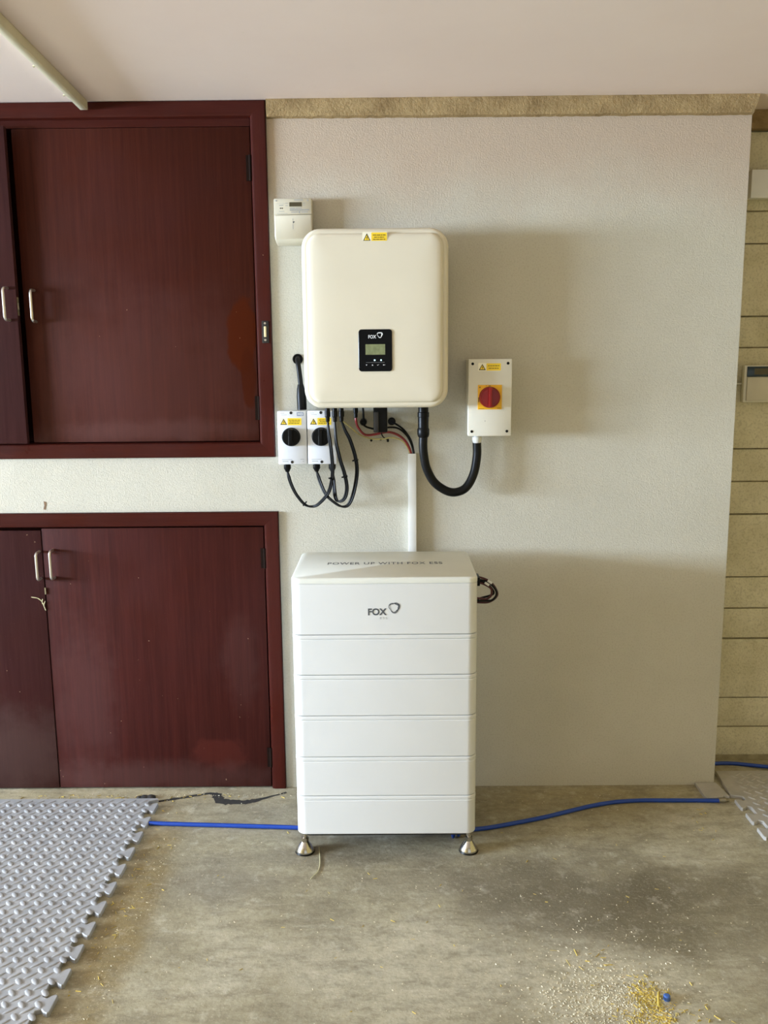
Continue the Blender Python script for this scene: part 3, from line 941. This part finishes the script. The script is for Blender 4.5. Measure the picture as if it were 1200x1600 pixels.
wire('aerial_wire', 'short loose black wire end dangling below the inverter terminals', [(-0.03, -0.06, 1.333), (-0.028, -0.05, 1.326), (-0.022, -0.035, 1.311), (-0.012, -0.022, 1.302), (-0.003, -0.014, 1.299)], 0.0022, 'rubber', 'wire')
tag(obj('wall_grommet', MB().lathe((0.009, 0, 1.361), [(0.0135, -0.001), (0.0135, -0.009), (0.011, -0.012), (0.004, -0.012)], 20, 'y'), 'black'), 'round black grommet in the wall under the inverter', 'grommet')
tag(obj('round_plug', MB().lathe((-0.089, 0, 1.361), [(0.010, -0.001), (0.012, -0.006), (0.0125, -0.03), (0.0105, -0.042), (0.006, -0.047), (0.001, -0.048)], 20, 'y'), 'black'), 'round shiny black plug on the wall behind the red wire', 'plug')

# white trunking down to the battery
tk = thing('cable_trunking', 'narrow white vertical trunking between inverter and battery top', 'trunking', (0.079, 0, 0.30))
obj('channel', MB().box(0.0655, 0.0925, -0.022, -0.001, 0.30, 1.249), 'pvc', tk)
obj('lid', MB().rbox(0.0645, 0.0935, -0.028, -0.0222, 0.30, 1.25, 0.0015), 'pvc', tk)

# conduit through the wall beside the inverter
cd = thing('flexible_conduit', 'black conduit out of a wall hole beside the inverter', 'conduit', (-0.30, -0.03, 1.405))
obj('hole_collar', MB().lathe((-0.313, 0, 1.577), [(0.018, -0.0008), (0.0175, -0.003), (0.013, -0.003), (0.012, -0.0012)], 22, 'y'), 'black', cd)
obj('tube', MB().tube(smooth_path([(-0.312, -0.004, 1.580), (-0.311, -0.022, 1.574), (-0.308, -0.034, 1.555), (-0.305, -0.036, 1.53), (-0.302, -0.036, 1.50), (-0.300, -0.036, 1.476)], 6), 0.0085, 14), 'rubber', cd)
obj('sleeve', MB().tube([(-0.302, -0.036, 1.492), (-0.3015, -0.036, 1.476), (-0.300, -0.036, 1.452), (-0.299, -0.036, 1.425), (-0.299, -0.036, 1.4055)], [0.0098, 0.0135, 0.0165, 0.0165, 0.0165], 16), 'black', cd)

# ================================================================== battery stack
BX0, BX1 = -0.3037, 0.2663
BY0, BY1 = -0.4833, -0.1033
bt = thing('battery_stack', 'tall white home battery of six stacked modules on steel feet', 'battery', (-0.0187, -0.2933, 0.0))


def slab(z0, z1, r=0.03, e=0.0025, inset=0.0):
    x0, x1, y0, y1 = BX0 + inset, BX1 - inset, BY0 + inset, BY1 - inset
    return [ring_xy(x0 + e, x1 - e, y0 + e, y1 - e, r - e, z0, 6), ring_xy(x0, x1, y0, y1, r, z0 + e, 6),
            ring_xy(x0, x1, y0, y1, r, z1 - e, 6), ring_xy(x0 + e, x1 - e, y0 + e, y1 - e, r - e, z1, 6)]


zs = [0.081, 0.212, 0.343, 0.479, 0.612, 0.741]
for a, b in zip(zs[:-1], zs[1:]):
    obj('battery_module', MB().loft(slab(a + 0.0008, b - 0.014, inset=0.0005)).loft(slab(b - 0.0135, b - 0.0008)), 'white', bt, angle=40)
cm = obj('control_module', MB().loft(slab(0.742, 0.9025, inset=0.0005)), 'white', bt, angle=40)
lid = obj('lid', MB().loft([ring_xy(BX0, BX1, BY0, BY1, 0.03, 0.9035, 6), ring_xy(BX0, BX1, BY0, BY1, 0.03, 0.914, 6), ring_xy(BX0 + 0.002, BX1 - 0.002, BY0 + 0.002, BY1 - 0.002, 0.028, 0.9178, 6),
                            ring_xy(BX0 + 0.006, BX1 - 0.006, BY0 + 0.006, BY1 - 0.006, 0.024, 0.9205, 6)]), 'lidgrey', bt, angle=40)
obj('lettering', text_mb('POWER UP WITH FOX ESS', -0.203, 0.169, -0.302, -0.270, 0.9209, 0.012, 'xy', 1.15), 'ink', lid)
yb = BY0 - 0.0003
obj('lettering', text_mb('FOX', -0.0690, -0.0115, 0.8035, 0.8255, yb, 0.03), 'ink', cm)
obj('lettering', text_mb('ESS', -0.0325, -0.0105, 0.7915, 0.798, yb, 0.0, spacing=1.5), 'ink_pale', cm)
obj('emblem', swirl(0.0115, 0.8275, 0.0165, yb, [(math.radians(30), 1.0, 0, 0), (math.radians(48), 0.93, -0.04, 0.04), (math.radians(10), 0.86, 0.05, -0.02)], 0.0028), 'ink', cm)
for fx in (-0.2835, 0.2465):
    for fy in (-0.443, -0.143):
        ft = obj('foot', MB().lathe((fx, fy, 0.0), [(0.029, 0.0035), (0.030, 0.006), (0.029, 0.011), (0.013, 0.035), (0.011, 0.038)], 28), 'chrome', bt)
        obj('foot_pad', MB().lathe((fx, fy, 0.0), [(0.030, 0.0003), (0.0315, 0.002), (0.030, 0.0055)], 28), 'black', ft)
        obj('foot_nut', MB().lathe((fx, fy, 0.038), [(0.0125, 0.0), (0.0125, 0.013)], 6), 'chrome', ft, smooth=False)
        obj('foot_stem', MB().lathe((fx, fy, 0.05), [(0.0075, 0.0), (0.0075, 0.033)], 14), 'chrome', ft)
obj('base_frame', MB().box(BX0 + 0.03, BX1 - 0.03, BY0 + 0.02, BY1 - 0.02, 0.068, 0.0815), 'dark_grey', bt)
# wires at its right side
yw = -0.35
ws = BX1
for pts, mat, lab in (([(ws, 0.889), (0.285, 0.887), (0.312, 0.876), (0.331, 0.857), (0.341, 0.833), (0.333, 0.817), (0.315, 0.806), (0.295, 0.804), (ws, 0.806)], 'darkred', 'outer dark red wire loop'),
                      ([(ws, 0.880), (0.29, 0.878), (0.315, 0.869), (0.335, 0.846), (0.336, 0.828), (0.322, 0.813), (0.3, 0.813), (ws, 0.812)], 'rubber', 'black wire loop'),
                      ([(ws, 0.874), (0.285, 0.873), (0.308, 0.865), (0.326, 0.845), (0.329, 0.832), (0.312, 0.824), (0.29, 0.818), (ws, 0.81)], 'rubber', 'black wire loop'),
                      ([(ws, 0.868), (0.29, 0.868), (0.318, 0.853), (0.322, 0.838), (0.318, 0.826), (0.305, 0.818), (0.288, 0.82), (ws, 0.823)], 'darkred', 'inner dark red wire loop')):
    q = random.Random(lab + str(pts[0])).uniform(-0.02, 0.02)
    w = obj('side_wire', MB().tube(smooth_path([(x, yw + q * (i / len(pts)), z) for i, (x, z) in enumerate(pts)], 5), 0.0034, 8), mat, bt)
    w['label'] = lab
for c0, c1 in (((0.309, 0.8775), (0.322, 0.868)), ((0.300, 0.871), (0.313, 0.862))):
    obj('wire_marker', MB().tube([(c0[0], yw - 0.004, c0[1]), (c1[0], yw - 0.004, c1[1])], 0.0042, 8), 'pvc', bt)
obj('wire_plug', MB().rbox(ws - 0.001, ws + 0.016, yw - 0.03, yw + 0.03, 0.866, 0.893, 0.002), 'black', bt)

# ================================================================== ceiling conduit
cc = thing('ceiling_conduit', 'pale painted conduit running along the ceiling above the cupboard', 'conduit', (-0.99, -0.022, 2.386))
p0, p1 = Vector((-0.990, -0.022, CEIL - 0.0148)), Vector((-0.862, -2.6, CEIL - 0.0148))
dirv = (p1 - p0).normalized()
sd = Vector((dirv.y, -dirv.x, 0)).normalized()


def bar(c0, c1, hw, hh):
    rings = []
    for c in (c0, c1):
        rings.append([c + sd * a + Vector((0, 0, b)) for a, b in rrect(-hw, hw, -hh, hh, 0.002, 2)])
    return MB().loft(rings)


obj('channel', bar(p0, p1, 0.0125, 0.0143), 'conduit', cc)
for t in (0.06, 0.165, 0.42, 0.8):
    c = p0.lerp(p1, t)
    mb = MB().tube([c + sd * 0.012 + Vector((0, 0, -0.010)), c + sd * 0.019 + Vector((0, 0, -0.013))], 0.0035, 8)
    obj('clip', mb, 'conduit', cc)

# ================================================================== things on the block wall
yw2 = 0.196
kp = thing('alarm_keypad', 'cream wall keypad with dark display on the block wall', 'keypad', (1.38, yw2, 1.411))
obj('housing', MB().rbox(1.290, 1.457, 0.165, yw2 - 0.006, 1.408, 1.541, 0.003), 'acbox', kp)
obj('display', MB().rbox(1.299, 1.449, 0.1615, 0.166, 1.500, 1.537, 0.001), 'lcd_blue', kp)
obj('display_window', MB().box(1.325, 1.435, 0.1605, 0.162, 1.508, 1.530), 'lcd_dark', kp)
obj('flap', MB().rbox(1.300, 1.449, 0.1585, 0.166, 1.414, 1.4985, 0.002), 'meterwhite', kp)
obj('wire_stub', MB().tube([(1.2015, 0.189, 1.476), (1.292, 0.189, 1.475)], 0.0035, 8), 'acbox', kp)
t2 = thing('wall_trunking', 'wide white trunking high on the block wall by the plastered pier', 'trunking', (1.8, yw2, 2.118))
obj('channel', MB().box(1.270, XR - 0.02, 0.152, yw2 - 0.007, 2.120, 2.210), 'pvc', t2)
obj('lid', MB().rbox(1.268, XR - 0.02, 0.145, 0.1518, 2.1175, 2.2125, 0.002), 'pvc', t2)


# ================================================================== floor mats
def tooth_edge(y0, y1, pitch, xb, xt, s):
    """dovetail teeth from y0 down to y1 along a side edge; xb = root, xt = tip (list of (x, y), y falling)"""
    out = []
    y = y0
    while y - pitch >= y1 - 1e-6:
        c = y - pitch * 0.5
        out += [(xb, c + pitch * 0.26)]
        out += [(xb + (xt - xb) * 0.35, c + pitch * 0.20), (xb + (xt - xb) * 0.62, c + pitch * 0.30), (xb + (xt - xb) * 0.86, c + pitch * 0.335), (xt, c + pitch * 0.29),
                (xt, c - pitch * 0.29), (xb + (xt - xb) * 0.86, c - pitch * 0.335), (xb + (xt - xb) * 0.62, c - pitch * 0.30), (xb + (xt - xb) * 0.35, c - pitch * 0.20)]
        out += [(xb, c - pitch * 0.26)]
        y -= pitch
    return out


def lens_bump(mb, cx, cy, z, ang, ln, wd, ht):
    ca, sa = math.cos(ang), math.sin(ang)
    n = 8
    rings = []
    for s, h in ((1.0, 0.0), (0.8, 0.65), (0.42, 1.0)):
        rings.append([(cx + (u * ca - v * sa) * s, cy + (u * sa + v * ca) * s, z + ht * h) for u, v in ((ln / 2 * math.cos(2 * math.pi * k / n), wd / 2 * math.sin(2 * math.pi * k / n)) for k in range(n))])
    m = len(mb.v)
    for r in rings:
        mb.v += r
    for k in range(2):
        mb.f += [(m + k * n + i, m + k * n + (i + 1) % n, m + (k + 1) * n + (i + 1) % n, m + (k + 1) * n + i) for i in range(n)]
    mb.f.append(tuple(m + 2 * n + i for i in range(n)))


def mat_tile(name, label, outline, th, mat, bx0, bx1, by0, by1, inside, pitch=0.0415):
    xs, ys = zip(*outline)
    t = thing(name, label, 'mat', ((bx0 + bx1) / 2, (by0 + by1) / 2, 0), 'grey interlocking foam mats')
    e = 0.002
    # slab with a bevelled rim: top ring shrunk along the vertex normals
    n = len(outline)
    area = sum(xs[i] * ys[(i + 1) % n] - xs[(i + 1) % n] * ys[i] for i in range(n))
    sg = 1 if area > 0 else -1
    inner = []
    for i in range(n):
        a, b, c = Vector(outline[i - 1]), Vector(outline[i]), Vector(outline[(i + 1) % n])
        d1, d2 = (b - a).normalized(), (c - b).normalized()
        nn = Vector((-(d1 + d2).y, (d1 + d2).x))
        nn = nn.normalized() * sg if nn.length > 1e-6 else Vector((0, 0))
        inner.append(tuple(b + nn * e))
    mb = MB().loft([[(x, y, 0.0005) for x, y in outline], [(x, y, th - e) for x, y in outline], [(x, y, th) for x, y in inner]])
    body = obj('foam_slab', mb, mat, t, smooth=False)
    bm_ = MB()
    ny, nx = int((by1 - by0) / pitch), int((bx1 - bx0) / pitch)
    for j in range(ny + 1):
        for i in range(nx + 1):
            for k, ang in ((0, math.radians(132)), (1, math.radians(42))):
                x = bx1 - (i + 0.5 * k) * pitch - 0.014
                y = by1 - (j + 0.5 * k) * pitch - 0.012
                if inside(x, y):
                    lens_bump(bm_, x, y, th - 0.0004, ang, 0.034 if k == 0 else 0.042, 0.0165 if k == 0 else 0.011, 0.0032 if k == 0 else 0.0022)
    bp = obj('tread_bumps', bm_, mat, t, angle=80)
    bp['kind'] = 'stuff'
    return t


TH = 0.013
pt = 0.0975
yt0, nt = -0.122, 12
yend = yt0 - nt * pt
teeth = tooth_edge(yt0, yend, pt, -0.874, -0.838, 1)
ol = [(-2.05, -0.105), (-0.850, -0.105), (-0.845, -0.112)] + [(-0.874, yt0 - 0.004)] + teeth + [(-0.874, yend - 0.02), (-2.05, yend - 0.02)]
mat_tile('foam_mat', 'grey foam tread mat with jigsaw edge, left of the battery', ol, TH, 'foam', -2.05, -0.86, yend - 0.02, -0.1, lambda x, y: -2.04 < x < -0.868 and yend < y < -0.118)
teeth_r = tooth_edge(-0.118, -0.118 - 5 * 0.0975, 0.0975, 1.262, 1.224, -1)
olr = [(2.3, 0.092), (1.238, 0.085), (1.222, -0.104), (1.262, -0.116)] + teeth_r + [(1.262, -0.62), (2.3, -0.62)]
mat_tile('foam_mat', 'brownish grey foam mat at right before the block wall', olr, TH, 'foam_brown', 1.23, 2.3, -0.62, 0.09, lambda x, y: 1.275 < x < 2.29 and -0.61 < y < 0.075)
st = MB()
so = [(1.128, -0.004), (1.205, -0.004), (1.217, -0.112), (1.196, -0.110), (1.190, -0.118), (1.133, -0.122), (1.126, -0.11)]
st.loft([[(x, y, 0.0005) for x, y in so], [(x, y, TH - 0.003) for x, y in so], [(x * 0.97 + 1.17 * 0.03, y * 0.97 - 0.06 * 0.03, TH - 0.001) for x, y in so]])
tag(obj('mat_edge_strip', st, 'foam_brown'), 'small grey foam edging piece lying against the foot of the pier', 'mat')

# ================================================================== hoses
HR = 0.0072
ho = thing('garden_hose', 'long blue hose running behind the battery across the concrete', 'hose', (0.2, -0.25, 0))
hp = [(-0.835, -0.272, HR), (-0.70, -0.281, HR), (-0.50, -0.294, HR), (-0.33, -0.306, HR), (-0.1, -0.330, HR), (0.12, -0.336, HR), (0.286, -0.322, HR), (0.40, -0.290, HR), (0.525, -0.246, HR), (0.62, -0.205, HR), (0.697, -0.172, HR), (0.79, -0.143, HR), (0.89, -0.131, HR), (1.0, -0.132, HR), (1.10, -0.134, HR), (1.172, -0.136, HR)]
obj('hose_tube', MB().tube(smooth_path(hp, 6), HR, 12), 'hose', ho)
obj('end_fitting', MB().lathe((1.168, -0.136, HR + 0.0022), [(0.0084, 0.0), (0.0086, 0.016), (0.0092, 0.017), (0.0092, 0.024), (0.006, 0.026), (0.006, 0.036), (0.004, 0.037)], 14, 'x'), 'hose_end', ho)
tag(obj('garden_hose', MB().tube(smooth_path([(1.2015, 0.150, HR), (1.264, 0.160, HR), (1.31, 0.162, HR), (1.368, 0.152, HR), (1.451, 0.115, HR + 0.006), (1.53, 0.07, HR + 0.0165), (1.62, 0.02, HR + 0.0165), (1.8, -0.05, HR + 0.0165)], 6), HR, 12), 'hose'), 'blue hose end at the foot of the block wall behind the mat', 'hose')
kn = MB()
pts = []
for i in range(26):
    a = i / 25 * 4.2 * math.pi
    pts.append((0.190 + i * 0.0016, -0.372 + 0.011 * math.cos(a) + i * 0.0008, 0.0135 + 0.0095 * math.sin(a)))
kn.tube(pts, 0.0036, 8)
tag(obj('coiled_strap', kn, 'hose'), 'small twist of blue cord under the battery by its right foot', 'cord')

# ================================================================== marks and litter on the floor
fl = bpy.data.objects['floor']
ck = MB()
cp_ = [(-0.852, -0.108, 0.004), (-0.777, -0.083, 0.006), (-0.70, -0.056, 0.005), (-0.667, -0.048, 0.006), (-0.645, -0.062, 0.012), (-0.621, -0.106, 0.014), (-0.58, -0.115, 0.011), (-0.538, -0.114, 0.011), (-0.50, -0.104, 0.008), (-0.472, -0.089, 0.005), (-0.42, -0.06, 0.003), (-0.39, -0.042, 0.004)]
L, Rr = [], []
rj = random.Random(11)
spine = smooth_path([(a, b, w * 1.9) for a, b, w in cp_], 5)
for i, p in enumerate(spine):
    d = (spine[min(i + 1, len(spine) - 1)] - spine[max(i - 1, 0)])
    nrm = Vector((-d.y, d.x, 0)).normalized()
    L.append((p.x + nrm.x * p.z * rj.uniform(.5, 1), p.y + nrm.y * p.z * rj.uniform(.5, 1), 0.0006))
    Rr.append((p.x - nrm.x * p.z * rj.uniform(.5, 1), p.y - nrm.y * p.z * rj.uniform(.5, 1), 0.0006))
k = len(L)
ck.add(L + Rr, [(i, i + 1, k + i + 1, k + i) for i in range(k - 1)])
obj('crack_filler', ck, 'tar', fl, smooth=False)
rub = MB()
for dx, dy, rx in ((0, 0, 0.021), (0.022, 0.003, 0.02), (-0.018, -0.002, 0.012)):
    rub.lathe((-0.905 + dx, -0.082 + dy, 0), [(rx, 0.0005), (rx * 0.95, 0.004), (rx * 0.55, 0.009), (rx * 0.1, 0.010)], 9)
tag(obj('rubber_scrap', rub, 'tar'), 'small flat black scrap on the floor behind the left mat', 'scrap')
tag(obj('loose_string', MB().tube(smooth_path([(-0.240, -0.42, 0.002), (-0.234, -0.47, 0.002), (-0.230, -0.52, 0.002), (-0.233, -0.56, 0.002), (-0.246, -0.588, 0.003), (-0.252, -0.60, 0.002)], 5), 0.0014, 6), 'string'), 'thin pale string on the floor before the left battery foot', 'string')
tag(obj('bottle_cap', MB().lathe((0.677, -1.125, 0.0), [(0.0085, 0.0004), (0.009, 0.003), (0.0085, 0.011), (0.006, 0.013), (0.0015, 0.0132)], 14), 'blue'), 'tiny blue plastic cap beside the straw litter', 'cap')
tag(obj('straw_stalk', MB().tube(smooth_path([(0.648, -1.155, 0.006), (0.655, -1.128, 0.010), (0.664, -1.105, 0.005)], 4), 0.0032, 8), 'straw'), 'single thick yellow straw stalk next to the blue cap', 'straw')


def litter(name, label, spots, mat, seed, size):
    r = random.Random(seed)
    mb = MB()
    for (cx, cy, sx, sy, n, ln) in spots:
        for _ in range(n):
            x, y = r.gauss(cx, sx), r.gauss(cy, sy)
            if y > -0.03 or (-2.1 < x < -0.83 and -1.32 < y < -0.1) or (x > 1.10 and y > -0.65) or (-0.33 < x < 0.3 and -0.5 < y < -0.08):
                continue
            a = r.uniform(0, math.pi)
            l = ln * r.uniform(0.3, 1.0)
            w = size * r.uniform(0.5, 1.2)
            dx, dy = math.cos(a) * l / 2, math.sin(a) * l / 2
            wx, wy = -math.sin(a) * w / 2, math.cos(a) * w / 2
            h = w * 0.7
            m = len(mb.v)
            mb.v += [(x - dx - wx, y - dy - wy, 0.0003), (x + dx - wx, y + dy - wy, 0.0003), (x + dx + wx, y + dy + wy, 0.0003), (x - dx + wx, y - dy + wy, 0.0003), (x - dx, y - dy, h), (x + dx, y + dy, h * r.uniform(0.6, 2.0))]
            mb.f += [(m, m + 1, m + 5, m + 4), (m + 2, m + 3, m + 4, m + 5), (m, m + 4, m + 3), (m + 1, m + 2, m + 5)]
    return tag(obj(name, mb, mat, smooth=False), label, 'litter', kind='stuff')


litter('straw_litter', 'yellow straw bits strewn over the concrete floor', [
    (0.635, -1.12, 0.022, 0.035, 260, 0.013), (0.62, -1.19, 0.04, 0.05, 260, 0.014), (0.55, -0.98, 0.05, 0.05, 16, 0.026), (0.72, -1.22, 0.05, 0.04, 60, 0.014),
    (-0.98, -0.07, 0.22, 0.012, 60, 0.016), (-0.79, -0.7, 0.04, 0.3, 60, 0.016), (0.3, -0.7, 0.6, 0.3, 60, 0.014), (1.12, -0.25, 0.08, 0.1, 30, 0.016)], 'straw', 5, 0.0022)
litter('sawdust_litter', 'pale sawdust crumbs scattered on the concrete floor', [
    (0.55, -1.13, 0.07, 0.07, 900, 0.005), (0.50, -1.18, 0.11, 0.09, 900, 0.005), (0.6, -0.95, 0.15, 0.12, 160, 0.006), (0.2, -0.8, 0.7, 0.3, 320, 0.005), (-0.77, -0.75, 0.05, 0.3, 140, 0.006), (-0.6, -0.06, 0.35, 0.015, 120, 0.006), (0.7, -0.1, 0.4, 0.06, 50, 0.005)], 'dust', 9, 0.0020)
cw = MB()
rc_ = random.Random(21)
for pth in ([(-1.292, 0.742), (-1.27, 0.738), (-1.257, 0.728), (-1.25, 0.716)], [(-1.252, 0.735), (-1.254, 0.722), (-1.25, 0.714)], [(-1.243, 0.727), (-1.249, 0.712), (-1.246, 0.70), (-1.243, 0.692)]):
    cw.tube(smooth_path([(x, -0.0095 - 0.0005, z) for x, z in pth], 4), [0.0010 + 0.001 * rc_.random() for _ in range((len(pth) - 1) * 4 + 1)], 5)
tag(obj('cobweb_shreds', cw, 'string'), 'pale web shreds stuck on the lower left door below its handle', 'cobweb', kind='stuff')
